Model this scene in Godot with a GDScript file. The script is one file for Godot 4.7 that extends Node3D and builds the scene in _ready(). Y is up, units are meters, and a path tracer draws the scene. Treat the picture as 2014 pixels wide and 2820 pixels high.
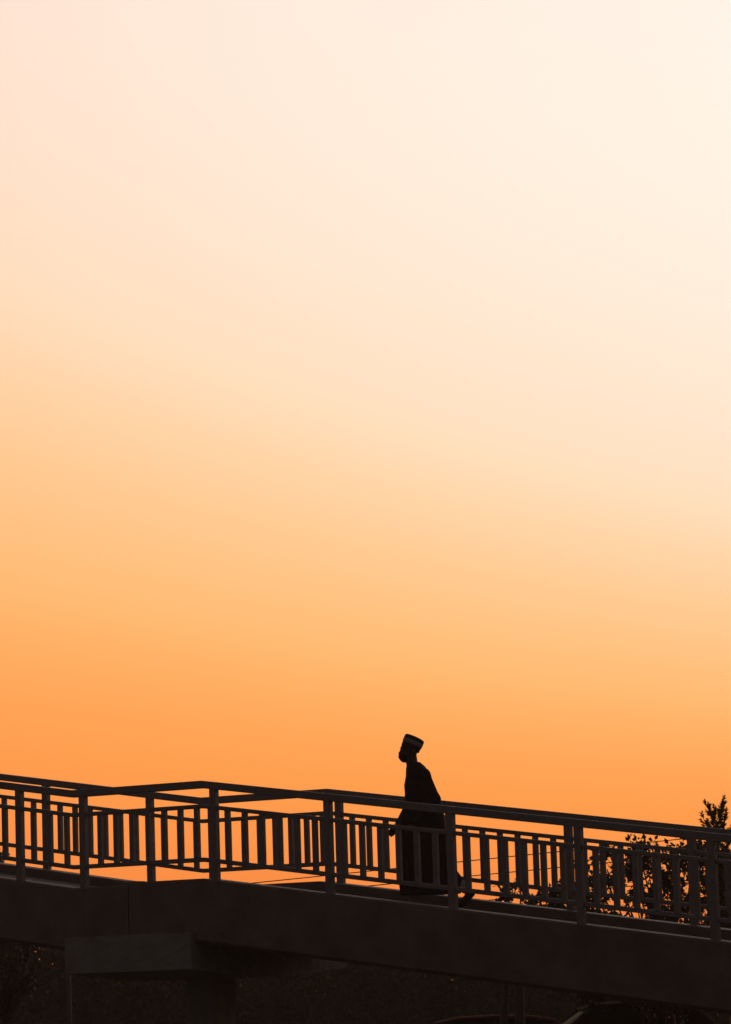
extends Node3D
# A man walking up a concrete footbridge ramp at sunset, seen from below against an orange sky.

const EYE := 1.6                     # camera height above the ground
const TURN := -0.5651                # heading of the walkway
const A_X := -1.8514                 # where the landing meets the lower ramp (near handrail)
const A_Z := -37.8526
const RAIL_Y := 4.0578               # handrail top along the level landing
const KERB := -1.05                  # kerb top, below the handrail top
const SLOPE_LOW := 0.14385
const SLOPE_HIGH := 0.15518
const LANDING := 1.762
const WIDTH := 2.4722                # between the two railings
const SUN_AZIMUTH := 20.0            # degrees to the right of the view

var M := {}
var used_names := {}

# ------------------------------------------------------------------ helpers
func numbered(called: String) -> String:
	if not used_names.has(called):
		used_names[called] = 0
		return called
	used_names[called] += 1
	return "%s_%03d" % [called, used_names[called]]

func thing(called: String, label: String, category: String, at := Vector3.ZERO, turn := 0.0, group := "") -> Node3D:
	var o := Node3D.new()
	o.name = numbered(called)
	add_child(o)
	o.position = at
	o.rotation.y = turn
	o.set_meta("label", label)
	o.set_meta("category", category)
	if group != "":
		o.set_meta("group", group)
	return o

func part(called: String, mesh: Mesh, material: Material, parent: Node, at := Vector3.ZERO) -> MeshInstance3D:
	var o := MeshInstance3D.new()
	o.name = called
	o.mesh = mesh
	o.material_override = material
	parent.add_child(o, true)
	o.position = at
	return o

func face(st: SurfaceTool, pts: Array, outward: Vector3) -> void:
	# a convex polygon whose front looks outward (front faces run clockwise)
	var n: Vector3 = (pts[1] - pts[0]).cross(pts[2] - pts[0])
	if n.length() < 1e-12 and pts.size() > 3:
		n = (pts[2] - pts[0]).cross(pts[3] - pts[0])
	var q := pts.duplicate()
	if n.dot(outward) > 0.0:
		q.reverse()
	for i in range(1, q.size() - 1):
		st.add_vertex(q[0])
		st.add_vertex(q[i])
		st.add_vertex(q[i + 1])

func begin(smooth := false) -> SurfaceTool:
	var st := SurfaceTool.new()
	st.begin(Mesh.PRIMITIVE_TRIANGLES)
	st.set_smooth_group(0 if smooth else -1)
	return st

func done(st: SurfaceTool) -> ArrayMesh:
	st.generate_normals()
	return st.commit()

func loft(st: SurfaceTool, rings: Array, caps := true) -> void:
	# rings of equal size, joined in order; outward is away from each ring's middle
	var mids := []
	for r in rings:
		var m := Vector3.ZERO
		for p in r:
			m += p
		mids.append(m / r.size())
	for i in rings.size() - 1:
		var a: Array = rings[i]
		var b: Array = rings[i + 1]
		for k in a.size():
			var l: int = (k + 1) % a.size()
			var mid: Vector3 = (a[k] + a[l] + b[k] + b[l]) * 0.25
			var out: Vector3 = mid - (mids[i] + mids[i + 1]) * 0.5
			if (a[k] - a[l]).length() < 1e-7:
				face(st, [a[k], b[l], b[k]], out)
			elif (b[k] - b[l]).length() < 1e-7:
				face(st, [a[k], a[l], b[k]], out)
			else:
				var q := [a[k], a[l], b[l], b[k]]
				face(st, q, out)
	if caps:
		face(st, rings[0], mids[0] - mids[1])
		face(st, rings[-1], mids[-1] - mids[-2])

func chamfered(hx: float, hz: float, c: float) -> Array:
	return [Vector2(-hx + c, -hz), Vector2(hx - c, -hz), Vector2(hx, -hz + c), Vector2(hx, hz - c), Vector2(hx - c, hz), Vector2(-hx + c, hz), Vector2(-hx, hz - c), Vector2(-hx, -hz + c)]

func upright(w: float, d: float, h: float, c: float) -> ArrayMesh:
	# a square steel tube standing on y = 0
	var st := begin()
	var rings := []
	for y in [0.0, h]:
		var r := []
		for p in chamfered(w * 0.5, d * 0.5, c):
			r.append(Vector3(p.x, y, p.y))
		rings.append(r)
	loft(st, rings)
	return done(st)

func tube(st: SurfaceTool, pts: Array, radii: Array, sides := 7) -> void:
	var rings := []
	for i in pts.size():
		var dir: Vector3 = (pts[mini(i + 1, pts.size() - 1)] - pts[maxi(i - 1, 0)]).normalized()
		var side: Vector3 = dir.cross(Vector3(0.13, 0.21, 0.97)).normalized()
		var up: Vector3 = side.cross(dir).normalized()
		var r := []
		for k in sides:
			var g := TAU * k / sides
			r.append(pts[i] + (side * cos(g) + up * sin(g)) * radii[i])
		rings.append(r)
	loft(st, rings)

# ------------------------------------------------------------------ materials
func noise_image(n_seed: int, freq: float, oct: int, lo: Color, hi: Color, size := 256) -> ImageTexture:
	var n := FastNoiseLite.new()
	n.seed = n_seed
	n.frequency = freq
	n.fractal_octaves = oct
	n.noise_type = FastNoiseLite.TYPE_SIMPLEX_SMOOTH
	var g := n.get_seamless_image(size, size)
	var im := Image.create(size, size, false, Image.FORMAT_RGB8)
	for y in size:
		for x in size:
			im.set_pixel(x, y, lo.lerp(hi, g.get_pixel(x, y).r))
	return ImageTexture.create_from_image(im)

func relief(n_seed: int, freq: float, strength: float, size := 256) -> ImageTexture:
	var n := FastNoiseLite.new()
	n.seed = n_seed
	n.frequency = freq
	n.fractal_octaves = 4
	var g := n.get_seamless_image(size, size)
	g.convert(Image.FORMAT_RGBA8)
	g.bump_map_to_normal_map(strength)
	return ImageTexture.create_from_image(g)

func plain(c: Color, rough: float, metallic := 0.0) -> StandardMaterial3D:
	# c holds linear, real-world values
	var m := StandardMaterial3D.new()
	m.albedo_color = c.linear_to_srgb()
	m.roughness = rough
	m.metallic = metallic
	return m

func grained(lo: Color, hi: Color, rough: float, n_seed: int, freq: float, scale: float, bump := 0.0) -> StandardMaterial3D:
	var m := StandardMaterial3D.new()
	m.albedo_texture = noise_image(n_seed, freq, 5, lo.linear_to_srgb(), hi.linear_to_srgb())
	m.uv1_triplanar = true
	m.uv1_scale = Vector3.ONE * scale
	m.roughness = rough
	if bump > 0.0:
		m.normal_enabled = true
		m.normal_texture = relief(n_seed + 7, freq * 3.0, bump)
		m.normal_scale = 0.6
	return m

func make_materials() -> void:
	M.concrete = grained(Color(0.145, 0.108, 0.092), Color(0.235, 0.18, 0.155), 0.62, 11, 0.012, 0.55, 2.0)
	M.concrete.normal_scale = 0.3
	M.concrete.metallic_specular = 0.42
	M.cap = grained(Color(0.22, 0.205, 0.185), Color(0.31, 0.29, 0.265), 0.8, 17, 0.015, 0.5, 3.0)
	M.deck = grained(Color(0.16, 0.15, 0.14), Color(0.25, 0.23, 0.21), 0.9, 19, 0.02, 0.7, 4.0)
	M.rail = grained(Color(0.20, 0.175, 0.17), Color(0.26, 0.23, 0.225), 0.55, 23, 0.02, 1.1)
	M.robe = grained(Color(0.014, 0.012, 0.012), Color(0.026, 0.022, 0.022), 0.95, 29, 0.05, 3.0)
	M.skin = plain(Color(0.07, 0.04, 0.028), 0.6)
	M.trousers = grained(Color(0.34, 0.32, 0.30), Color(0.44, 0.42, 0.40), 0.95, 31, 0.05, 3.0)
	M.cap_cloth = plain(Color(0.035, 0.028, 0.027), 0.95)
	M.cap_band = grained(Color(0.22, 0.18, 0.16), Color(0.4, 0.34, 0.30), 0.95, 37, 0.12, 8.0)
	M.mask = plain(Color(0.02, 0.02, 0.022), 0.9)
	M.shoe = plain(Color(0.02, 0.018, 0.017), 0.6)
	M.eye = plain(Color(0.12, 0.10, 0.09), 0.4)
	M.bark = grained(Color(0.06, 0.045, 0.035), Color(0.13, 0.10, 0.08), 0.95, 41, 0.05, 3.0)
	M.leaf = plain(Color(0.06, 0.065, 0.03), 0.6)
	M.leaf_dark = plain(Color(0.05, 0.052, 0.03), 0.8)
	M.needle = plain(Color(0.035, 0.05, 0.025), 0.6)
	M.cable = plain(Color(0.03, 0.03, 0.03), 0.6)
	M.steel = plain(Color(0.12, 0.105, 0.10), 0.8)
	M.wood = grained(Color(0.10, 0.08, 0.06), Color(0.18, 0.14, 0.11), 0.9, 43, 0.04, 2.0)
	M.ground = grained(Color(0.05, 0.05, 0.035), Color(0.10, 0.09, 0.06), 0.95, 47, 0.02, 0.1, 2.0)
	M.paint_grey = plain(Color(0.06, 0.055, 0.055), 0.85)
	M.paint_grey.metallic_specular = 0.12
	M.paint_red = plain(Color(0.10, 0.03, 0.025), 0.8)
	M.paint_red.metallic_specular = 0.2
	M.car_glass = plain(Color(0.015, 0.016, 0.017), 0.5)
	M.car_glass.metallic_specular = 0.06
	M.tyre = plain(Color(0.025, 0.025, 0.025), 0.9)
	M.rim = plain(Color(0.4, 0.4, 0.4), 0.35, 0.8)
	M.lamp_lens = plain(Color(0.6, 0.58, 0.55), 0.15)
	M.tail_lens = plain(Color(0.25, 0.02, 0.02), 0.2)

# ------------------------------------------------------------------ sky
func palette(p: float) -> Color:
	var at := [0.0, 3.0, 5.5, 6.6, 8.6, 10.8, 12.5, 14.4, 17.9, 20.8, 24.0, 28.0, 34.0, 60.0, 140.0]
	var green := [122, 137, 151, 159, 179, 192, 203, 215, 223, 229, 234, 238, 241, 242, 236]
	var blue := [10, 28, 50, 66, 99, 130, 153, 180, 200, 210, 217, 225, 231, 236, 240]
	for i in at.size() - 1:
		if p <= at[i + 1]:
			var t: float = (p - at[i]) / (at[i + 1] - at[i])
			return Color(1.0, lerpf(green[i], green[i + 1], t) / 255.0, lerpf(blue[i], blue[i + 1], t) / 255.0).srgb_to_linear()
	return Color(1.0, green[-1] / 255.0, blue[-1] / 255.0).srgb_to_linear()

func sunset_sky() -> ImageTexture:
	var w := 1024
	var h := 512
	var ramp: Array[Color] = []
	for i in 1600:
		ramp.append(palette(i * 0.1))
	var im := Image.create(w, h, false, Image.FORMAT_RGBAF)
	for x in w:
		var az := (x + 0.5) / w * 360.0
		var away := absf(fposmod(az - SUN_AZIMUTH + 180.0, 360.0) - 180.0)
		var near_sun := 0.90 + 1.36 * exp(-pow(away / 22.0, 2.0))
		var glow := 1.0 / (1.0 + pow(away / 44.0, 6.0))
		for y in h:
			var el := 90.0 - (y + 0.5) / h * 180.0
			if el < 0.0:
				im.set_pixel(x, y, Color(0.03, 0.025, 0.022))
				continue
			var c: Color = ramp[mini(int(el * near_sun * 10.0), 1599)]
			var b := 1.08 * glow / (1.0 + pow(el / 27.0, 5.0))
			im.set_pixel(x, y, Color(c.r * b + 0.060, c.g * b + 0.052, c.b * b + 0.053))
	return ImageTexture.create_from_image(im)

# ------------------------------------------------------------------ walkway
func drop(t: float) -> float:
	# height of the walkway at t, relative to the level landing
	if t > 0.0:
		return -SLOPE_LOW * t
	if t < -LANDING:
		return SLOPE_HIGH * (-LANDING - t)
	return 0.0

func sweep(st: SurfaceTool, section: Array, ts: Array, deepen := 0.0) -> void:
	# section: Vector2(z, y) points; carried along the walkway
	var rings := []
	for t in ts:
		var r := []
		for p in section:
			var y: float = p.y
			if y < -0.6:
				y -= deepen
			r.append(Vector3(t, y + drop(t), p.x))
		rings.append(r)
	loft(st, rings)

func rail_mesh(top: float, high: float, deep: float, ts: Array) -> ArrayMesh:
	var st := begin()
	var sec := []
	for p in chamfered(deep * 0.5, high * 0.5, 0.006):
		sec.append(Vector2(p.x, p.y + top - high * 0.5))
	sweep(st, sec, ts)
	return done(st)

func railing(label: String, z: float) -> void:
	# local origin: kerb top where landing and lower ramp meet
	var root := thing("metal_railing", label, "railing", Vector3.ZERO, TURN, "railings along the ramp")
	root.position = Vector3(A_X, RAIL_Y + KERB, A_Z) + Basis(Vector3.UP, TURN) * Vector3(0, 0, z)
	var up := -KERB
	var posts := [-8.55, -7.05, -5.55, -4.05, -2.51, -1.62, 0.145, 1.61, 3.115, 4.615, 6.11, 7.61, 9.11]
	var ends := [posts[0] - 0.05, -LANDING, 0.0, posts[-1] + 0.05]
	part("handrail", rail_mesh(up, 0.0818, 0.085, ends), M.rail, root)
	var post_mesh := upright(0.08, 0.08, up - 0.0818 + 0.03 + 0.012, 0.006)
	var bar_h := 0.8267 - 0.2985
	var bar_mesh := upright(0.054, 0.054, bar_h + 0.012, 0.004)
	for i in posts.size():
		var t: float = posts[i]
		part("post", post_mesh, M.rail, root, Vector3(t, drop(t) - 0.03, 0))
		if i == posts.size() - 1:
			break
		var u: float = posts[i + 1]
		var ts := [t + 0.036]
		for b in [-LANDING, 0.0]:
			if b > t + 0.04 and b < u - 0.04:
				ts.append(b)
		ts.append(u - 0.036)
		part("upper_rail", rail_mesh(up - 0.2531, 0.0454, 0.046, ts), M.rail, root)
		part("lower_rail", rail_mesh(up - 0.8267, 0.0483, 0.046, ts), M.rail, root)
		var n := 6
		var gap := 0.224
		if i == 4:
			n = 3
			gap = 0.232
		elif i == 5:
			n = 7
			gap = 0.2175
		var mid := (t + u) * 0.5
		if i == 4:
			mid -= 0.02
		for k in n:
			var s := mid + (k - (n - 1) * 0.5) * gap
			part("baluster", bar_mesh, M.rail, root, Vector3(s, up - 0.8267 - 0.006 + drop(s), 0))

func edge_beam(root: Node3D, ts: Array, side: int, deepen: float) -> void:
	# side 0 near, 1 far; outer face, kerb top and a wide chamfer under the outer edge
	var sec := []
	for p in [Vector2(0.05, KERB - 0.02), Vector2(0.035, KERB), Vector2(-0.238, KERB), Vector2(-0.25, KERB - 0.012), Vector2(-0.25, KERB - 0.70), Vector2(0.005, KERB - 0.70), Vector2(0.05, KERB - 0.662)]:
		sec.append(Vector2(p.x if side == 0 else -WIDTH - p.x, p.y))
	var st := begin()
	sweep(st, sec, ts, deepen)
	part("edge_beam", done(st), M.concrete, root, Vector3(0, RAIL_Y, 0))

func pier(root: Node3D, t: float, y_top: float, full: bool) -> void:
	# hammerhead cap across the walkway, deepest over the column
	var half := 0.85 if full else 0.6
	var st := begin()
	var rings := []
	for x in [t - half, t + half]:
		var r := []
		for p in [Vector2(0.11, 0.0), Vector2(0.11, -0.397), Vector2(-1.0, -0.49), Vector2(-1.9, -0.49), Vector2(-3.0, -0.397), Vector2(-3.0, 0.0)]:
			r.append(Vector3(x, y_top + p.y, p.x))
		rings.append(r)
	# side walls and soffit
	loft(st, rings, false)
	for r in [rings[0], rings[1]]:
		var out := Vector3(-1, 0, 0) if r == rings[0] else Vector3(1, 0, 0)
		face(st, r, out)
	part("pier_cap", done(st), M.cap, root)
	var c := begin()
	var cr := []
	for y in [-0.4, y_top - 0.47]:
		var r := []
		for p in chamfered(0.2, 0.21, 0.02):
			r.append(Vector3(t + p.x, y, -1.46 + p.y))
		cr.append(r)
	loft(c, cr)
	part("pier_column", done(c), M.cap, root)

func footbridge() -> void:
	var root := thing("footbridge", "concrete footbridge ramp with a level landing on a hammerhead pier", "footbridge", Vector3(A_X, 0, A_Z), TURN)
	for side in 2:
		edge_beam(root, [-8.8, -LANDING, -1.001], side, 0.028)
		edge_beam(root, [-0.985, 0.0, 9.4], side, 0.003)
	for ts in [[-8.8, -LANDING, -1.001], [-0.985, 0.0, 9.4]]:
		var st := begin()
		var top := KERB - 0.13
		sweep(st, [Vector2(-0.252, top), Vector2(-WIDTH + 0.252, top), Vector2(-WIDTH + 0.252, top - 0.25), Vector2(-0.252, top - 0.25)], ts)
		part("deck_slab", done(st), M.deck, root, Vector3(0, RAIL_Y, 0))
	pier(root, -0.978, RAIL_Y - 1.62, true)
	pier(root, 8.6, RAIL_Y - 1.74 + drop(8.6), false)
	pier(root, -8.2, RAIL_Y - 1.76 + drop(-8.2), false)
	var j := begin()
	var rings := []
	for x in [-1.05, -0.955]:
		rings.append([Vector3(x, KERB + 0.002, 0.03), Vector3(x, KERB + 0.014, 0.02), Vector3(x, KERB + 0.014, -0.22), Vector3(x, KERB + 0.002, -0.23)])
	loft(j, rings)
	part("joint_plate", done(j), M.cap, root, Vector3(0, RAIL_Y, 0))

# ------------------------------------------------------------------ distance-field figures
# primitives: [0, a, b, ra, rb] tapered capsule; [1, centre, radii, tilt] ellipsoid turned about z
func sd_one(q: Array, p: Vector3) -> float:
	if q[0] == 0:
		var a: Vector3 = q[1]
		var ab: Vector3 = q[2] - a
		var t := clampf((p - a).dot(ab) / maxf(ab.length_squared(), 1e-9), 0.0, 1.0)
		return (p - a - ab * t).length() - lerpf(q[3], q[4], t)
	var d: Vector3 = p - q[1]
	if q[3] != 0.0:
		var c := cos(q[3])
		var s := sin(q[3])
		d = Vector3(c * d.x + s * d.y, -s * d.x + c * d.y, d.z)
	var r: Vector3 = q[2]
	var k := Vector3(d.x / r.x, d.y / r.y, d.z / r.z).length()
	return (k - 1.0) * minf(r.x, minf(r.y, r.z)) if k < 0.5 else k * (k - 1.0) / maxf(Vector3(d.x / (r.x * r.x), d.y / (r.y * r.y), d.z / (r.z * r.z)).length(), 1e-6)

func sd(prims: Array, blend: float, p: Vector3, table: Array) -> float:
	var d := 1e3
	if not table.is_empty():
		d = sd_table(table, p)
	for q in prims:
		var e := sd_one(q, p)
		var h := clampf(0.5 + 0.5 * (e - d) / blend, 0.0, 1.0)
		d = lerpf(e, d, h) - blend * h * (1.0 - h)
	return d

func sd_table(table: Array, p: Vector3) -> float:
	# a garment as stacked ellipses: rows of [y, centre x, half width x, half width z, depth of folds]
	var lowest: float = table[0][0]
	var highest: float = table[-1][0]
	var y := clampf(p.y, lowest, highest)
	var i := 0
	while i < table.size() - 2 and y > table[i + 1][0]:
		i += 1
	var t: float = (y - table[i][0]) / (table[i + 1][0] - table[i][0])
	t = clampf(t, 0.0, 1.0)
	var cx := lerpf(table[i][1], table[i + 1][1], t)
	var rx := lerpf(table[i][2], table[i + 1][2], t)
	var rz := lerpf(table[i][3], table[i + 1][3], t)
	var fold := lerpf(table[i][4], table[i + 1][4], t)
	var dx := p.x - cx
	var g := atan2(p.z / rz, dx / rx)
	var k := sqrt(dx * dx / (rx * rx) + p.z * p.z / (rz * rz))
	k -= fold * (sin(g * 9.0 + y * 3.0) * 0.6 + sin(g * 5.0 - y * 4.0 + 1.0))
	var side := (k - 1.0) * minf(rx, rz)
	var cut := maxf(lowest - p.y, p.y - highest)
	return maxf(side, cut)

func nets(st_v: PackedVector3Array, st_n: PackedVector3Array, st_i: PackedInt32Array, prims: Array, blend: float, lo: Vector3, hi: Vector3, cell: float, table := []) -> void:
	var n := Vector3i(((hi - lo) / cell).ceil()) + Vector3i.ONE
	n = Vector3i(ceili(n.x / 4.0) * 4 + 1, ceili(n.y / 4.0) * 4 + 1, ceili(n.z / 4.0) * 4 + 1)
	var sx := 1
	var sy := n.x
	var sz := n.x * n.y
	var f := PackedFloat32Array()
	f.resize(n.x * n.y * n.z)
	f.fill(1.0)
	for bz in range(0, n.z, 4):
		for by in range(0, n.y, 4):
			for bx in range(0, n.x, 4):
				var m := lo + Vector3(bx + 1.5, by + 1.5, bz + 1.5) * cell
				var d := sd(prims, blend, m, table)
				var close := absf(d) < cell * 7.0
				for z in range(bz, mini(bz + 4, n.z)):
					for y in range(by, mini(by + 4, n.y)):
						var at := bx + y * sy + z * sz
						for x in range(bx, mini(bx + 4, n.x)):
							f[at] = sd(prims, blend, lo + Vector3(x, y, z) * cell, table) if close else d
							at += 1
	var index := PackedInt32Array()
	index.resize(f.size())
	index.fill(-1)
	var corner := [0, sx, sy, sx + sy, sz, sx + sz, sy + sz, sx + sy + sz]
	var off := [Vector3(0, 0, 0), Vector3(1, 0, 0), Vector3(0, 1, 0), Vector3(1, 1, 0), Vector3(0, 0, 1), Vector3(1, 0, 1), Vector3(0, 1, 1), Vector3(1, 1, 1)]
	var edges := [[0, 1], [2, 3], [4, 5], [6, 7], [0, 2], [1, 3], [4, 6], [5, 7], [0, 4], [1, 5], [2, 6], [3, 7]]
	for z in n.z - 1:
		for y in n.y - 1:
			for x in n.x - 1:
				var at := x + y * sy + z * sz
				var inside := 0
				for k in 8:
					if f[at + corner[k]] < 0.0:
						inside += 1
				if inside == 0 or inside == 8:
					continue
				var s := Vector3.ZERO
				var c := 0
				for e in edges:
					var a := f[at + corner[e[0]]]
					var b := f[at + corner[e[1]]]
					if (a < 0.0) != (b < 0.0):
						s += off[e[0]].lerp(off[e[1]], a / (a - b))
						c += 1
				s /= c
				var p := lo + (Vector3(x, y, z) + s) * cell
				index[at] = st_v.size()
				st_v.append(p)
				var g := Vector3(f[at + sx] + f[at + sx + sy] + f[at + sx + sz] + f[at + sx + sy + sz] - f[at] - f[at + sy] - f[at + sz] - f[at + sy + sz],
					f[at + sy] + f[at + sx + sy] + f[at + sy + sz] + f[at + sx + sy + sz] - f[at] - f[at + sx] - f[at + sz] - f[at + sx + sz],
					f[at + sz] + f[at + sx + sz] + f[at + sy + sz] + f[at + sx + sy + sz] - f[at] - f[at + sx] - f[at + sy] - f[at + sx + sy])
				st_n.append(g.normalized())
	for z in range(1, n.z - 1):
		for y in range(1, n.y - 1):
			for x in range(1, n.x - 1):
				var at := x + y * sy + z * sz
				for ax in 3:
					var step: int = [sx, sy, sz][ax]
					if (f[at] < 0.0) == (f[at + step] < 0.0):
						continue
					var u: int = [sy, sz, sx][ax]
					var v: int = [sz, sx, sy][ax]
					var q := [index[at], index[at - u], index[at - u - v], index[at - v]]
					if q.min() < 0:
						continue
					if f[at] < 0.0:
						q.reverse()
					st_i.append_array(PackedInt32Array([q[0], q[1], q[2], q[0], q[2], q[3]]))

func field_mesh(grids: Array) -> ArrayMesh:
	# grids: [prims, blend, lo, hi, cell, table]
	var v := PackedVector3Array()
	var nn := PackedVector3Array()
	var ix := PackedInt32Array()
	for g in grids:
		var v2 := PackedVector3Array()
		var n2 := PackedVector3Array()
		var i2 := PackedInt32Array()
		nets(v2, n2, i2, g[0], g[1], g[2], g[3], g[4], g[5] if g.size() > 5 else [])
		var base := v.size()
		v.append_array(v2)
		nn.append_array(n2)
		for i in i2:
			ix.append(i + base)
	var arrays := []
	arrays.resize(Mesh.ARRAY_MAX)
	arrays[Mesh.ARRAY_VERTEX] = v
	arrays[Mesh.ARRAY_NORMAL] = nn
	arrays[Mesh.ARRAY_INDEX] = ix
	var mesh := ArrayMesh.new()
	mesh.add_surface_from_arrays(Mesh.PRIMITIVE_TRIANGLES, arrays)
	return mesh

func cap(a: Vector3, b: Vector3, ra: float, rb: float) -> Array:
	return [0, a, b, ra, rb]

func egg(c: Vector3, r: Vector3, tilt := 0.0) -> Array:
	return [1, c, r, tilt]

func hand_prims(wrist: Vector3, palm: Vector3, curl: Vector3, across: Vector3) -> Array:
	# palm, four curled fingers of unequal length and a thumb leaving the side of the palm
	var out := [cap(wrist, wrist.lerp(palm, 0.35), 0.026, 0.028)]
	var dir := (palm - wrist).normalized()
	for k in 4:
		var o := across * (-0.027 + 0.018 * k)
		out.append(cap(wrist.lerp(palm, 0.3) + o * 0.7, palm + o, 0.014, 0.012))
		var l: float = [0.034, 0.040, 0.038, 0.030][k]
		var k1 := palm + o + (dir * 0.75 + curl * 0.65).normalized() * l
		var k2 := k1 + (curl * 0.9 - dir * 0.2).normalized() * l * 0.75
		var k3 := k2 + (curl * 0.3 - dir * 0.9).normalized() * l * 0.55
		out.append(cap(palm + o, k1, 0.0105, 0.0098))
		out.append(cap(k1, k2, 0.0098, 0.009))
		out.append(cap(k2, k3, 0.009, 0.008))
	var t0 := wrist.lerp(palm, 0.35) - across * 0.03
	var t1 := t0 + dir * 0.03 + curl * 0.025 - across * 0.006
	var t2 := t1 + dir * 0.022 + curl * 0.02 + across * 0.014
	out.append(cap(t0, t1, 0.013, 0.0115))
	out.append(cap(t1, t2, 0.0115, 0.0095))
	return out

func person() -> void:
	# faces -x; y up from the deck; +z is the side towards the camera
	var t := 1.8193
	var at := Vector3(A_X, RAIL_Y + KERB - 0.13 + drop(t), A_Z) + Basis(Vector3.UP, TURN) * Vector3(t, 0, -1.5)
	var root := thing("person", "person in a long dark robe, tall cap and face mask walking up the ramp", "person", at, 0.06)
	var V := func(x, y, z): return Vector3(x, y, z)
	# skeleton
	var sh_n: Vector3 = V.call(0.042, 1.435, 0.16)
	var sh_f: Vector3 = V.call(-0.01, 1.435, -0.16)
	var el_n: Vector3 = V.call(0.150, 1.165, 0.225)
	var el_f: Vector3 = V.call(-0.075, 1.150, -0.215)
	var wr_n: Vector3 = V.call(-0.075, 0.905, 0.215)
	var wr_f: Vector3 = V.call(-0.248, 0.872, -0.185)
	var hip := 0.93
	var kn_f: Vector3 = V.call(-0.16, 0.52, -0.09)
	var an_f: Vector3 = V.call(-0.075, 0.10, -0.09)
	var kn_n: Vector3 = V.call(0.14, 0.48, 0.08)
	var an_n: Vector3 = V.call(0.465, 0.205, 0.08)
	var bones := [
		cap(V.call(-0.06, 1.52, 0), V.call(-0.085, 1.66, 0), 0.062, 0.056),
		egg(V.call(0.0, 1.33, 0), V.call(0.115, 0.21, 0.16)),
		egg(V.call(0.01, 1.08, 0), V.call(0.105, 0.16, 0.145)),
		egg(V.call(0.02, 0.95, 0), V.call(0.115, 0.12, 0.16)),
		cap(V.call(0.0, 1.44, -0.14), V.call(0.02, 1.44, 0.14), 0.045, 0.045),
		cap(sh_n, el_n, 0.052, 0.040), cap(el_n, wr_n, 0.040, 0.027),
		cap(sh_f, el_f, 0.052, 0.040), cap(el_f, wr_f, 0.040, 0.027),
		cap(V.call(0.02, hip, 0.09), kn_n, 0.085, 0.056), cap(kn_n, an_n, 0.054, 0.036),
		cap(V.call(0.0, hip, -0.09), kn_f, 0.085, 0.056), cap(kn_f, an_f, 0.054, 0.036),
	]
	# head: skull, jaw, brow, nose, ears
	var head := [
		egg(V.call(-0.075, 1.765, 0), V.call(0.098, 0.108, 0.078), -0.2),
		egg(V.call(-0.125, 1.665, 0), V.call(0.062, 0.075, 0.056), 0.25),
		cap(V.call(-0.174, 1.752, -0.03), V.call(-0.174, 1.752, 0.03), 0.014, 0.014),
		cap(V.call(-0.178, 1.735, 0), V.call(-0.2, 1.69, 0), 0.008, 0.013),
		cap(V.call(-0.168, 1.632, -0.018), V.call(-0.168, 1.632, 0.018), 0.012, 0.012),
		egg(V.call(-0.05, 1.70, 0.08), V.call(0.022, 0.034, 0.012)),
		egg(V.call(-0.05, 1.70, -0.08), V.call(0.022, 0.034, 0.012)),
		cap(V.call(-0.06, 1.53, 0), V.call(-0.075, 1.68, 0), 0.064, 0.060),
	]
	var lead := hand_prims(wr_f, wr_f + Vector3(-0.052, -0.030, 0.0), Vector3(-0.1, -0.15, 1.0).normalized(), Vector3(0.5, -0.87, 0.0))
	var trail := hand_prims(wr_n, wr_n + Vector3(-0.055, -0.068, -0.01), Vector3(-0.1, -0.2, -1.0).normalized(), Vector3(0.75, -0.65, 0.0).normalized())
	part("body", field_mesh([
		[bones, 0.03, V.call(-0.42, 0.04, -0.32), V.call(0.58, 1.66, 0.34), 0.014],
		[head, 0.018, V.call(-0.24, 1.53, -0.12), V.call(0.06, 1.90, 0.12), 0.006],
		[lead, 0.008, wr_f - Vector3(0.14, 0.18, 0.08), wr_f + Vector3(0.05, 0.05, 0.08), 0.004],
		[trail, 0.008, wr_n - Vector3(0.15, 0.18, 0.09), wr_n + Vector3(0.05, 0.05, 0.08), 0.004]]), M.skin, root)
	for s in [-1, 1]:
		var e := begin(true)
		var rings := []
		for i in 7:
			var g := PI * i / 6.0
			var r := []
			for k in 8:
				var h := TAU * k / 8.0
				r.append(Vector3(-0.160 + 0.011 * sin(g) * cos(h), 1.733 + 0.011 * cos(g), s * 0.031 + 0.011 * sin(g) * sin(h)))
			rings.append(r)
		loft(e, rings, false)
		part("eye", done(e), M.eye, root)
	# robe: stacked ellipses for trunk and skirt, sleeves as tapered tubes, a stand collar
	var table := [[0.150, 0.080, 0.318, 0.25, 0.04], [0.227, 0.106, 0.346, 0.25, 0.035], [0.286, 0.09, 0.336, 0.245, 0.035], [0.424, 0.045, 0.302, 0.235, 0.03], [0.62, 0.025, 0.287, 0.22, 0.025], [0.879, 0.022, 0.272, 0.205, 0.018], [1.013, 0.026, 0.246, 0.2, 0.012], [1.103, 0.016, 0.195, 0.198, 0.008], [1.249, -0.005, 0.15, 0.2, 0.006], [1.343, -0.016, 0.144, 0.205, 0.004], [1.445, -0.012, 0.126, 0.19, 0.0], [1.495, -0.018, 0.118, 0.165, 0.0], [1.535, -0.027, 0.105, 0.125, 0.0], [1.568, -0.042, 0.082, 0.086, 0.0], [1.590, -0.048, 0.072, 0.076, 0.0]]
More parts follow.
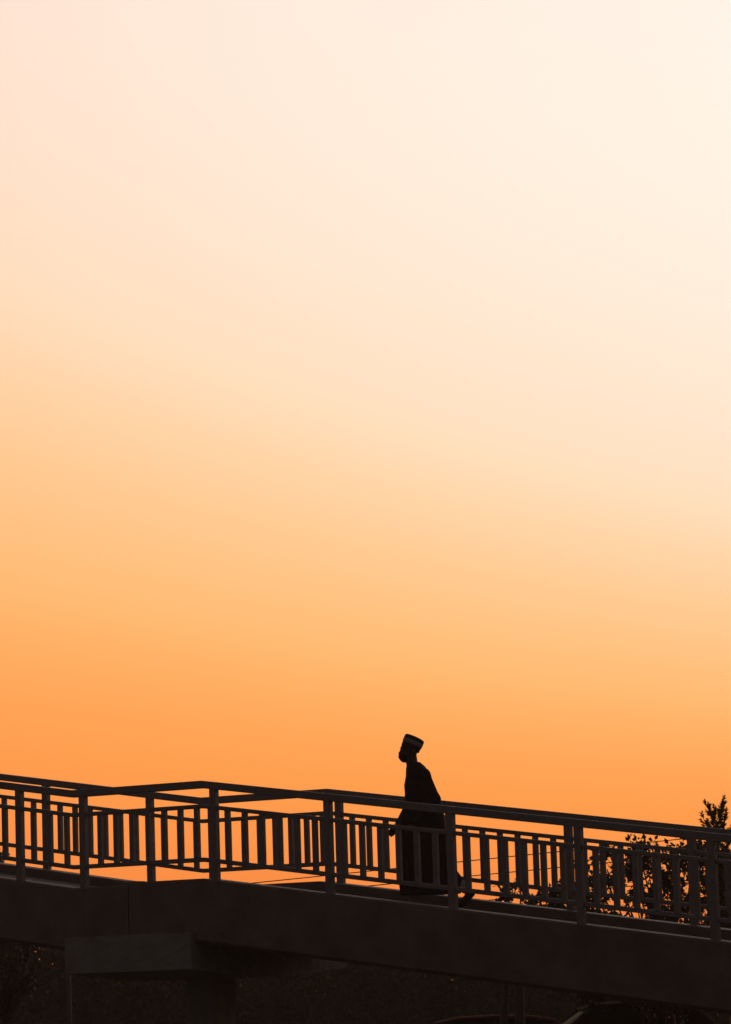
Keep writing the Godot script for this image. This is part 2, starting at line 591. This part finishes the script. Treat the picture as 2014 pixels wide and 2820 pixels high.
	var sleeves := [cap(sh_n, el_n, 0.074, 0.064), cap(el_n, wr_n.lerp(el_n, 0.06), 0.062, 0.046), cap(sh_f, el_f, 0.075, 0.066), cap(el_f, wr_f.lerp(el_f, 0.06), 0.06, 0.046),
		cap(V.call(0.0, 1.50, -0.05), sh_f, 0.07, 0.07), cap(V.call(0.0, 1.50, 0.05), sh_n, 0.07, 0.072), egg(V.call(0.045, 1.37, 0), V.call(0.10, 0.13, 0.16)),
		cap(V.call(0.14, 0.54, 0.08), V.call(0.365, 0.285, 0.08), 0.11, 0.078)]
	part("robe", field_mesh([[sleeves, 0.035, V.call(-0.42, 0.12, -0.33), V.call(0.50, 1.64, 0.35), 0.012, table]]), M.robe, root)
	var legs := [cap(V.call(0.04, 0.8, 0.09), kn_n, 0.115, 0.09), cap(kn_n, an_n + Vector3(0.0, -0.005, 0), 0.085, 0.056), cap(V.call(-0.02, 0.8, -0.09), kn_f, 0.115, 0.09), cap(kn_f, an_f + Vector3(0, 0.005, 0), 0.092, 0.075)]
	part("trousers", field_mesh([[legs, 0.03, V.call(-0.34, 0.0, -0.24), V.call(0.58, 0.94, 0.24), 0.014]]), M.trousers, root)
	# shoes: the leading one flat on the deck, the trailing one on its toe
	var flat := [cap(V.call(-0.045, 0.045, -0.09), V.call(-0.21, 0.036, -0.095), 0.043, 0.042), cap(V.call(-0.21, 0.034, -0.095), V.call(-0.265, 0.032, -0.095), 0.04, 0.03), cap(V.call(-0.06, 0.05, -0.09), V.call(-0.07, 0.10, -0.09), 0.045, 0.043)]
	part("shoe", field_mesh([[flat, 0.02, V.call(-0.32, -0.02, -0.17), V.call(0.03, 0.17, -0.02), 0.008]]), M.shoe, root)
	var raised := [cap(V.call(0.525, 0.150, 0.09), V.call(0.435, 0.055, 0.09), 0.043, 0.041), cap(V.call(0.435, 0.055, 0.09), V.call(0.408, 0.034, 0.09), 0.04, 0.03), cap(V.call(0.51, 0.155, 0.09), V.call(0.47, 0.19, 0.09), 0.042, 0.04)]
	part("shoe", field_mesh([[raised, 0.02, V.call(0.34, -0.02, 0.01), V.call(0.62, 0.28, 0.17), 0.008]]), M.shoe, root)
	# mask over nose and mouth
	var mk := [egg(V.call(-0.148, 1.652, 0), V.call(0.057, 0.064, 0.058), 0.18), cap(V.call(-0.19, 1.69, 0), V.call(-0.192, 1.655, 0), 0.014, 0.02)]
	part("face_mask", field_mesh([[mk, 0.02, V.call(-0.24, 1.56, -0.08), V.call(-0.07, 1.73, 0.08), 0.006]]), M.mask, root)
	# stiff round cap, tipped back, with a patterned band
	var lowc: Vector3 = V.call(-0.084, 1.733, 0)
	var axis: Vector3 = V.call(0.43, 0.90, 0).normalized()
	var fwd: Vector3 = V.call(-0.90, 0.43, 0).normalized()
	var cst := begin(true)
	var cr := []
	for q in [[0.0, 0.104, 0.088], [0.035, 0.107, 0.09], [0.07, 0.110, 0.092], [0.105, 0.113, 0.094], [0.128, 0.113, 0.094], [0.140, 0.105, 0.087], [0.146, 0.085, 0.07], [0.150, 0.045, 0.038], [0.151, 0.002, 0.002]]:
		cr.append(cap_ring(lowc, axis, fwd, q[0], q[1], q[2]))
	loft(cst, cr)
	var cp := part("cap", done(cst), M.cap_cloth, root)
	var bst := begin(true)
	loft(bst, [cap_ring(lowc, axis, fwd, 0.052, 0.1105, 0.0925), cap_ring(lowc, axis, fwd, 0.054, 0.112, 0.094), cap_ring(lowc, axis, fwd, 0.098, 0.1155, 0.0965), cap_ring(lowc, axis, fwd, 0.100, 0.114, 0.095)], false)
	part("cap_band", done(bst), M.cap_band, cp)

func cap_ring(lowc: Vector3, axis: Vector3, fwd: Vector3, up: float, ra: float, rb: float) -> Array:
	var r := []
	for k in 28:
		var g := TAU * k / 28.0
		r.append(lowc + axis * up + fwd * (cos(g) * ra) + Vector3(0, 0, sin(g) * rb))
	return r

# ------------------------------------------------------------------ plants
func leaf(st: SurfaceTool, at: Vector3, dir: Vector3, wide: Vector3, l: float, w: float) -> void:
	# a pointed leaf folded slightly along its midrib
	var n := dir.cross(wide).normalized()
	var tip := at + dir * l
	var a := at + dir * (l * 0.42) + wide * (w * 0.5) + n * (w * 0.16)
	var b := at + dir * (l * 0.42) - wide * (w * 0.5) + n * (w * 0.16)
	st.add_vertex(at); st.add_vertex(a); st.add_vertex(tip)
	st.add_vertex(at); st.add_vertex(tip); st.add_vertex(b)

func ball(rng: RandomNumberGenerator) -> Vector3:
	while true:
		var v := Vector3(rng.randf_range(-1, 1), rng.randf_range(-1, 1), rng.randf_range(-1, 1))
		if v.length() < 1.0 and v.length() > 0.02:
			return v
	return Vector3.UP

func broadleaf(label: String, called: String, at: Vector3, n_seed: int, feet: Array, fork: float, mid: Vector3, size: Vector3, clumps: int, per: int, clump_r: float, leaf_l: float, group := "") -> void:
	# feet: trunk bases; limbs run from each trunk to clumps of leaves spread through the crown's volume
	var rng := RandomNumberGenerator.new()
	rng.seed = n_seed
	var root := thing(called, label, "tree", at, 0.0, group)
	var wood := begin(true)
	var st := begin()
	var heads := []
	for f in feet:
		var head := Vector3(lerpf(f[0].x, mid.x, 0.45), fork, lerpf(f[0].z, mid.z, 0.3))
		tube(wood, [f[0], f[0].lerp(head, 0.5) + Vector3(0.03, 0, 0.02), head], [f[1], f[1] * 0.8, f[1] * 0.62], 9)
		heads.append([head, f[1] * 0.62])
	for i in clumps:
		var v := ball(rng)
		v = v * pow(v.length(), -0.35)
		var c := mid + v * size
		var h: Array = heads[i % heads.size()]
		var from: Vector3 = h[0]
		var bend := from.lerp(c, 0.5) + Vector3(0, -0.08, 0) + ball(rng) * 0.12
		tube(wood, [from, bend, c, c + (c - bend).normalized() * clump_r * 0.9], [h[1] * 0.4, h[1] * 0.24, 0.008, 0.003], 5)
		for tw in 5:
			var e := c + ball(rng).normalized() * clump_r * rng.randf_range(0.7, 1.25)
			tube(wood, [bend.lerp(c, 0.8), e], [0.005, 0.0025], 4)
			for k in per / 5:
				var o := c.lerp(e, rng.randf_range(0.1, 1.0)) + ball(rng) * clump_r * 0.35
				var dir := (ball(rng).normalized() + (e - c).normalized() * 0.5 + Vector3.DOWN * 0.3).normalized()
				var l := leaf_l * rng.randf_range(0.6, 1.25)
				leaf(st, o, dir, dir.cross(ball(rng)).normalized(), l, l * rng.randf_range(0.5, 0.72))
	part("trunk", done(wood), M.bark, root)
	var c2 := part("crown", done(st), M.leaf, root)
	c2.set_meta("kind", "stuff")

func conifer(at: Vector3) -> void:
	var rng := RandomNumberGenerator.new()
	rng.seed = 77
	var root := thing("conifer_tree", "dark conifer with upswept tufted branches rising above the handrail at the right edge", "tree", at)
	var wood := begin(true)
	var st := begin()
	var high := 4.82
	tube(wood, [Vector3.ZERO, Vector3(0.03, 1.5, 0), Vector3(0.0, 3.4, 0.03), Vector3(0.04, high, 0)], [0.11, 0.09, 0.05, 0.008], 8)
	var y := 0.9
	var turn := 0.0
	while y < high:
		turn += 2.4
		var k := (high - y) / high
		var l := 0.36 + 1.25 * pow(k, 0.8) * rng.randf_range(0.75, 1.1)
		var d := Vector3(cos(turn), 0.75 + 0.5 * (1.0 - k), sin(turn)).normalized()
		var pts := [Vector3(0.02, y, 0)]
		var rad := [0.02 * k + 0.008]
		var dir := d
		for i in 4:
			dir = (dir + Vector3.UP * 0.22 + ball(rng) * 0.12).normalized()
			pts.append(pts[-1] + dir * l / 4.0)
			rad.append(maxf(rad[0] * (1.0 - 0.22 * (i + 1)), 0.004))
		tube(wood, pts, rad, 5)
		for i in range(1, 5):
			var shoots := 2 if i < 4 else 1
			for s in shoots:
				var sd_dir: Vector3 = (dir + ball(rng) * (0.75 if i < 4 else 0.15) + Vector3.UP * 0.25).normalized()
				var from: Vector3 = pts[i]
				var sl := rng.randf_range(0.14, 0.30) * (0.6 + 0.5 * k)
				tube(wood, [from, from + sd_dir * sl], [0.007, 0.003], 4)
				for q in 30:
					var f := rng.randf()
					var nd := (sd_dir * 0.9 + ball(rng).normalized() * 0.75).normalized()
					var nl := rng.randf_range(0.06, 0.12) * (1.05 - 0.4 * f)
					leaf(st, from + sd_dir * sl * f, nd, nd.cross(ball(rng)).normalized(), nl, 0.02)
		y += 0.065 + 0.03 * k
	part("trunk", done(wood), M.bark, root)
	var c := part("crown", done(st), M.needle, root)
	c.set_meta("kind", "stuff")

func bush_mesh(n_seed: int) -> Array:
	# a dense, many-stemmed bush about 4 m high and 3.4 m wide
	var rng := RandomNumberGenerator.new()
	rng.seed = n_seed
	var wood := begin(true)
	var clumps := []
	for s in 7:
		var g := TAU * s / 7.0 + rng.randf() * 0.6
		var reach := rng.randf_range(0.4, 1.2)
		var h := rng.randf_range(2.5, 3.9) - reach * 0.5
		var mid := Vector3(cos(g) * reach * 0.4, h * 0.5, sin(g) * reach * 0.4)
		var top := Vector3(cos(g) * reach, h, sin(g) * reach)
		tube(wood, [Vector3(cos(g) * 0.12, -0.05, sin(g) * 0.12), mid, top], [0.07, 0.045, 0.012], 6)
		for k in 9:
			clumps.append(mid.lerp(top, rng.randf_range(-0.7, 1.0)) + ball(rng) * Vector3(0.95, 0.55, 0.95))
	var st := begin()
	for c in clumps:
		var r := rng.randf_range(0.3, 0.55)
		for k in 50:
			var v := ball(rng)
			var dir := (v.normalized() + ball(rng) * 0.7).normalized()
			var l := rng.randf_range(0.12, 0.24)
			leaf(st, c + v * r, dir, dir.cross(ball(rng)).normalized(), l, l * 0.55)
	return [done(wood), done(st)]

func bushes() -> void:
	var rng := RandomNumberGenerator.new()
	rng.seed = 5
	var kinds := []
	for k in 3:
		kinds.append(bush_mesh(100 + k))
	var rows := [[-96.0, 2.3, 0.0], [-101.0, 2.4, 1.2], [-106.0, 2.4, 0.3]]
	for r in rows:
		var x := -14.5
		while x < 15.5:
			var k: Array = kinds[rng.randi_range(0, 2)]
			var o := thing("bush", "dense dark bush in the belt seen beneath the concrete ramp", "bush", Vector3(x + r[2] + rng.randf_range(-0.4, 0.4), 0, r[0] + rng.randf_range(-0.8, 0.8)), rng.randf() * TAU, "dark bushes in a belt beyond the ramp")
			o.scale = Vector3.ONE * rng.randf_range(0.92, 1.04) * (1.3 if x < -4.0 else (1.15 if x < 5.0 else 0.98))
			part("trunk", k[0], M.bark, o)
			var c := part("crown", k[1], M.leaf_dark, o)
			c.set_meta("kind", "stuff")
			x += r[1]

# ------------------------------------------------------------------ cables and poles
func cables() -> void:
	var pole := thing("cable_pole", "slim grey metal pole standing behind the left end of the pier cap", "pole", Vector3(-5.29, 0, -60.0))
	var st := begin(true)
	tube(st, [Vector3(0, -0.3, 0), Vector3(0, 3.56, 0)], [0.042, 0.036], 10)
	part("shaft", done(st), M.steel, pole)
	var pb := begin()
	var arm := []
	for x in [-0.09, 0.09]:
		arm.append([Vector3(x, 3.44, -0.03), Vector3(x, 3.53, -0.03), Vector3(x, 3.53, 0.03), Vector3(x, 3.44, 0.03)])
	loft(pb, arm)
	part("bracket", done(pb), M.steel, pole)
	var tall := thing("utility_pole", "wooden utility pole carrying three cables beyond the right edge", "pole", Vector3(8.2, 0, -60.0))
	var wst := begin(true)
	tube(wst, [Vector3(0, -0.3, 0), Vector3(0, 5.2, 0)], [0.13, 0.10], 10)
	part("shaft", done(wst), M.wood, tall)
	var xb := begin()
	var bar := []
	for x in [-0.5, 0.5]:
		bar.append([Vector3(x, 4.55, -0.05), Vector3(x, 4.65, -0.05), Vector3(x, 4.65, 0.05), Vector3(x, 4.55, 0.05)])
	loft(xb, bar)
	part("crossarm", done(xb), M.wood, tall)
	var runs := [
		["thin black cable strung highest, crossing behind the railing bars", 3.499, 4.458, 0.0],
		["thin black cable strung just below the highest one behind the railing", 3.277, 4.161, 0.0],
		["lowest thin black cable, seen through the leaves at right", 2.822, 3.735, 0.0]]
	for c in runs:
		var o := thing("overhead_cable", c[0], "cable", Vector3(-5.27, c[1], -60.0), 0.0, "overhead cables behind the ramp")
		var cst := begin(true)
		var pts := []
		var rad := []
		for i in 25:
			var f := i / 24.0
			pts.append(Vector3(13.44 * f, (c[2] - c[1]) * f - 0.0 * sin(PI * f), 0))
			rad.append(0.0085)
		tube(cst, pts, rad, 6)
		part("wire", done(cst), M.cable, o)

# ------------------------------------------------------------------ cars
func car(label: String, at: Vector3, turn: float, high: float, paint: Material) -> void:
	# nose towards -x; built from cross sections along its length
	var root := thing("parked_car", label, "car", at, turn, "cars parked beyond the ramp")
	var body := begin(true)
	var rings := []
	for q in [[-2.12, 0.42, 0.62, 0.62], [-2.05, 0.28, 0.72, 0.78], [-1.7, 0.24, 0.80, 0.86], [-1.0, 0.24, 0.92, 0.88], [-0.2, 0.24, 0.95, 0.885], [0.9, 0.24, 0.96, 0.885], [1.6, 0.24, 0.98, 0.87], [1.98, 0.28, 0.96, 0.82], [2.1, 0.42, 0.86, 0.72]]:
		rings.append(car_ring(q[0], q[1], q[2], q[3], 0.12))
	loft(body, rings)
	part("body", done(body), paint, root)
	var glass := begin(true)
	var gr := []
	for q in [[-1.05, 0.9, 0.95, 0.72], [-0.35, 0.9, high - 0.09, 0.64], [0.4, 0.9, high - 0.05, 0.63], [1.2, 0.9, high - 0.09, 0.62], [1.75, 0.9, 0.99, 0.68]]:
		gr.append(car_ring(q[0], q[1], q[2], q[3], 0.05))
	loft(glass, gr)
	part("window_glass", done(glass), M.car_glass, root)
	var roof := begin(true)
	var rr := []
	for q in [[-0.42, high - 0.12, high - 0.075, 0.63], [-0.1, high - 0.07, high - 0.015, 0.65], [0.4, high - 0.05, high, 0.65], [0.9, high - 0.07, high - 0.02, 0.645], [1.28, high - 0.13, high - 0.085, 0.62]]:
		rr.append(car_ring(q[0], q[1], q[2], q[3], 0.02))
	loft(roof, rr)
	part("roof", done(roof), paint, root)
	for s in [-1, 1]:
		var pil := begin(true)
		tube(pil, [Vector3(-1.02, 0.93, s * 0.74), Vector3(-0.38, high - 0.09, s * 0.635)], [0.03, 0.028], 6)
		part("pillar", done(pil), paint, root)
		var pil2 := begin(true)
		tube(pil2, [Vector3(0.42, 0.95, s * 0.74), Vector3(0.42, high - 0.05, s * 0.64)], [0.03, 0.03], 6)
		part("pillar", done(pil2), paint, root)
		var pil3 := begin(true)
		tube(pil3, [Vector3(1.7, 0.97, s * 0.70), Vector3(1.22, high - 0.1, s * 0.62)], [0.05, 0.04], 6)
		part("pillar", done(pil3), paint, root)
		var mir := begin(true)
		loft(mir, [car_ring(-0.85, 0.95, 1.07, 0.05, 0.02), car_ring(-0.72, 0.93, 1.09, 0.09, 0.02)])
		part("mirror", done(mir), paint, root, Vector3(0, 0, s * 0.93))
		var hl := begin(true)
		loft(hl, [car_ring(-2.09, 0.60, 0.68, 0.1, 0.02), car_ring(-1.95, 0.58, 0.73, 0.16, 0.02)])
		part("headlight", done(hl), M.lamp_lens, root, Vector3(0, 0, s * 0.55))
		var tl := begin(true)
		loft(tl, [car_ring(1.95, 0.68, 0.9, 0.12, 0.02), car_ring(2.09, 0.7, 0.86, 0.1, 0.02)])
		part("tail_light", done(tl), M.tail_lens, root, Vector3(0, 0, s * 0.6))
		for x in [-1.33, 1.3]:
			var w := begin(true)
			var wr := []
			for q in [[-0.1, 0.2], [-0.1, 0.29], [-0.07, 0.315], [0.07, 0.315], [0.1, 0.29], [0.1, 0.2]]:
				var r := []
				for k in 24:
					var g := TAU * k / 24.0
					r.append(Vector3(cos(g) * q[1], sin(g) * q[1], q[0]))
				wr.append(r)
			loft(w, wr)
			var wheel := part("wheel", done(w), M.tyre, root, Vector3(x, 0.315, s * 0.80))
			var rim := begin()
			for k in 5:
				var g := TAU * k / 5.0
				tube(rim, [Vector3(0, 0, s * 0.1), Vector3(cos(g) * 0.2, sin(g) * 0.2, s * 0.108)], [0.03, 0.022], 5)
			part("rim", done(rim), M.rim, wheel)

func car_ring(x: float, lo: float, hi: float, half: float, c: float) -> Array:
	var r := []
	var k := minf(c, (hi - lo) * 0.45)
	for p in [Vector2(-half + k, lo), Vector2(half - k, lo), Vector2(half, lo + k), Vector2(half, hi - k), Vector2(half - k * 0.4, hi - k * 0.4), Vector2(half - k, hi), Vector2(0, hi + 0.015), Vector2(-half + k, hi), Vector2(-half + k * 0.4, hi - k * 0.4), Vector2(-half, hi - k), Vector2(-half, lo + k)]:
		r.append(Vector3(x, p.y, p.x))
	return r

# ------------------------------------------------------------------ scene
func _ready() -> void:
	var cam := Camera3D.new()
	cam.name = "camera"
	add_child(cam)
	cam.fov = 16.663
	cam.near = 0.1
	cam.far = 4000.0
	cam.transform = Transform3D(Basis(Vector3.RIGHT, 0.14009) * Basis(Vector3.BACK, -0.03088), Vector3(0, EYE, 0))
	cam.current = true

	var env := Environment.new()
	env.background_mode = Environment.BG_SKY
	var sky := Sky.new()
	var pano := PanoramaSkyMaterial.new()
	pano.panorama = sunset_sky()
	sky.sky_material = pano
	env.sky = sky
	env.tonemap_mode = Environment.TONE_MAPPER_LINEAR
	env.tonemap_exposure = 1.0
	env.fog_enabled = true
	env.fog_density = 0.0011
	env.fog_light_color = Color(1.0, 0.9, 0.8)
	env.sdfgi_enabled = true
	env.ssao_enabled = true
	env.ssil_enabled = true
	var we := WorldEnvironment.new()
	we.name = "environment"
	we.environment = env
	add_child(we)

	var sun := DirectionalLight3D.new()
	sun.name = "sun"
	add_child(sun)
	var az := deg_to_rad(SUN_AZIMUTH)
	var towards := Vector3(sin(az), tan(deg_to_rad(2.0)), -cos(az)).normalized()
	sun.look_at_from_position(Vector3.ZERO, -towards)
	sun.light_color = Color(1.0, 0.55, 0.25)
	sun.light_energy = 0.15
	sun.light_angular_distance = 2.0
	sun.shadow_enabled = true

	make_materials()

	# the setting
	var gst := begin()
	face(gst, [Vector3(-1500, 0, -2500), Vector3(1500, 0, -2500), Vector3(1500, 0, 300), Vector3(-1500, 0, 300)], Vector3.UP)
	var ground := part("ground", done(gst), M.ground, self)
	ground.set_meta("kind", "structure")

	footbridge()
	railing("grey steel railing on the camera side of the ramp, in front of the walker", 0.0)
	railing("grey steel railing on the far side of the ramp, behind the walker", -WIDTH)
	person()

	# plants beyond the ramp
	bushes()
	broadleaf("leafy tree filling the railing bays at the far right", "leafy_tree", Vector3(4.1, 0, -52.0), 21, [[Vector3(0.2, -0.1, 0), 0.11]], 1.5, Vector3(0.05, 2.6, 0), Vector3(1.95, 1.25, 1.5), 150, 105, 0.24, 0.09)
	broadleaf("small twin-trunked tree whose low twigs reach above the kerb right of the walker", "small_tree", Vector3(1.5, 0, -45.0), 9, [[Vector3(-0.14, -0.1, 0), 0.07], [Vector3(0.17, -0.1, 0), 0.09]], 1.9, Vector3(0.42, 2.5, 0), Vector3(0.55, 0.62, 0.5), 20, 45, 0.13, 0.075)
	broadleaf("sparse young tree with thin leafy shoots at the left edge", "young_tree", Vector3(-5.35, 0, -50.0), 33, [[Vector3(0, -0.1, 0), 0.06]], 1.5, Vector3(0.05, 2.95, 0), Vector3(0.6, 1.15, 0.5), 40, 50, 0.17, 0.085)
	var beyond := "trees standing to the right of the ramp"
	for q in [[8.2, -43.0, 51], [10.5, -48.0, 52], [8.6, -36.5, 53], [13.5, -40.0, 54]]:
		broadleaf("tall leafy tree standing past the right edge beside the lower ramp", "roadside_tree", Vector3(q[0], 0, q[1]), q[2], [[Vector3(0, -0.1, 0), 0.14]], 1.4, Vector3(0, 3.6, 0), Vector3(2.1, 2.6, 2.1), 130, 100, 0.4, 0.16, beyond)
	conifer(Vector3(6.4, 0, -66.0))
	cables()
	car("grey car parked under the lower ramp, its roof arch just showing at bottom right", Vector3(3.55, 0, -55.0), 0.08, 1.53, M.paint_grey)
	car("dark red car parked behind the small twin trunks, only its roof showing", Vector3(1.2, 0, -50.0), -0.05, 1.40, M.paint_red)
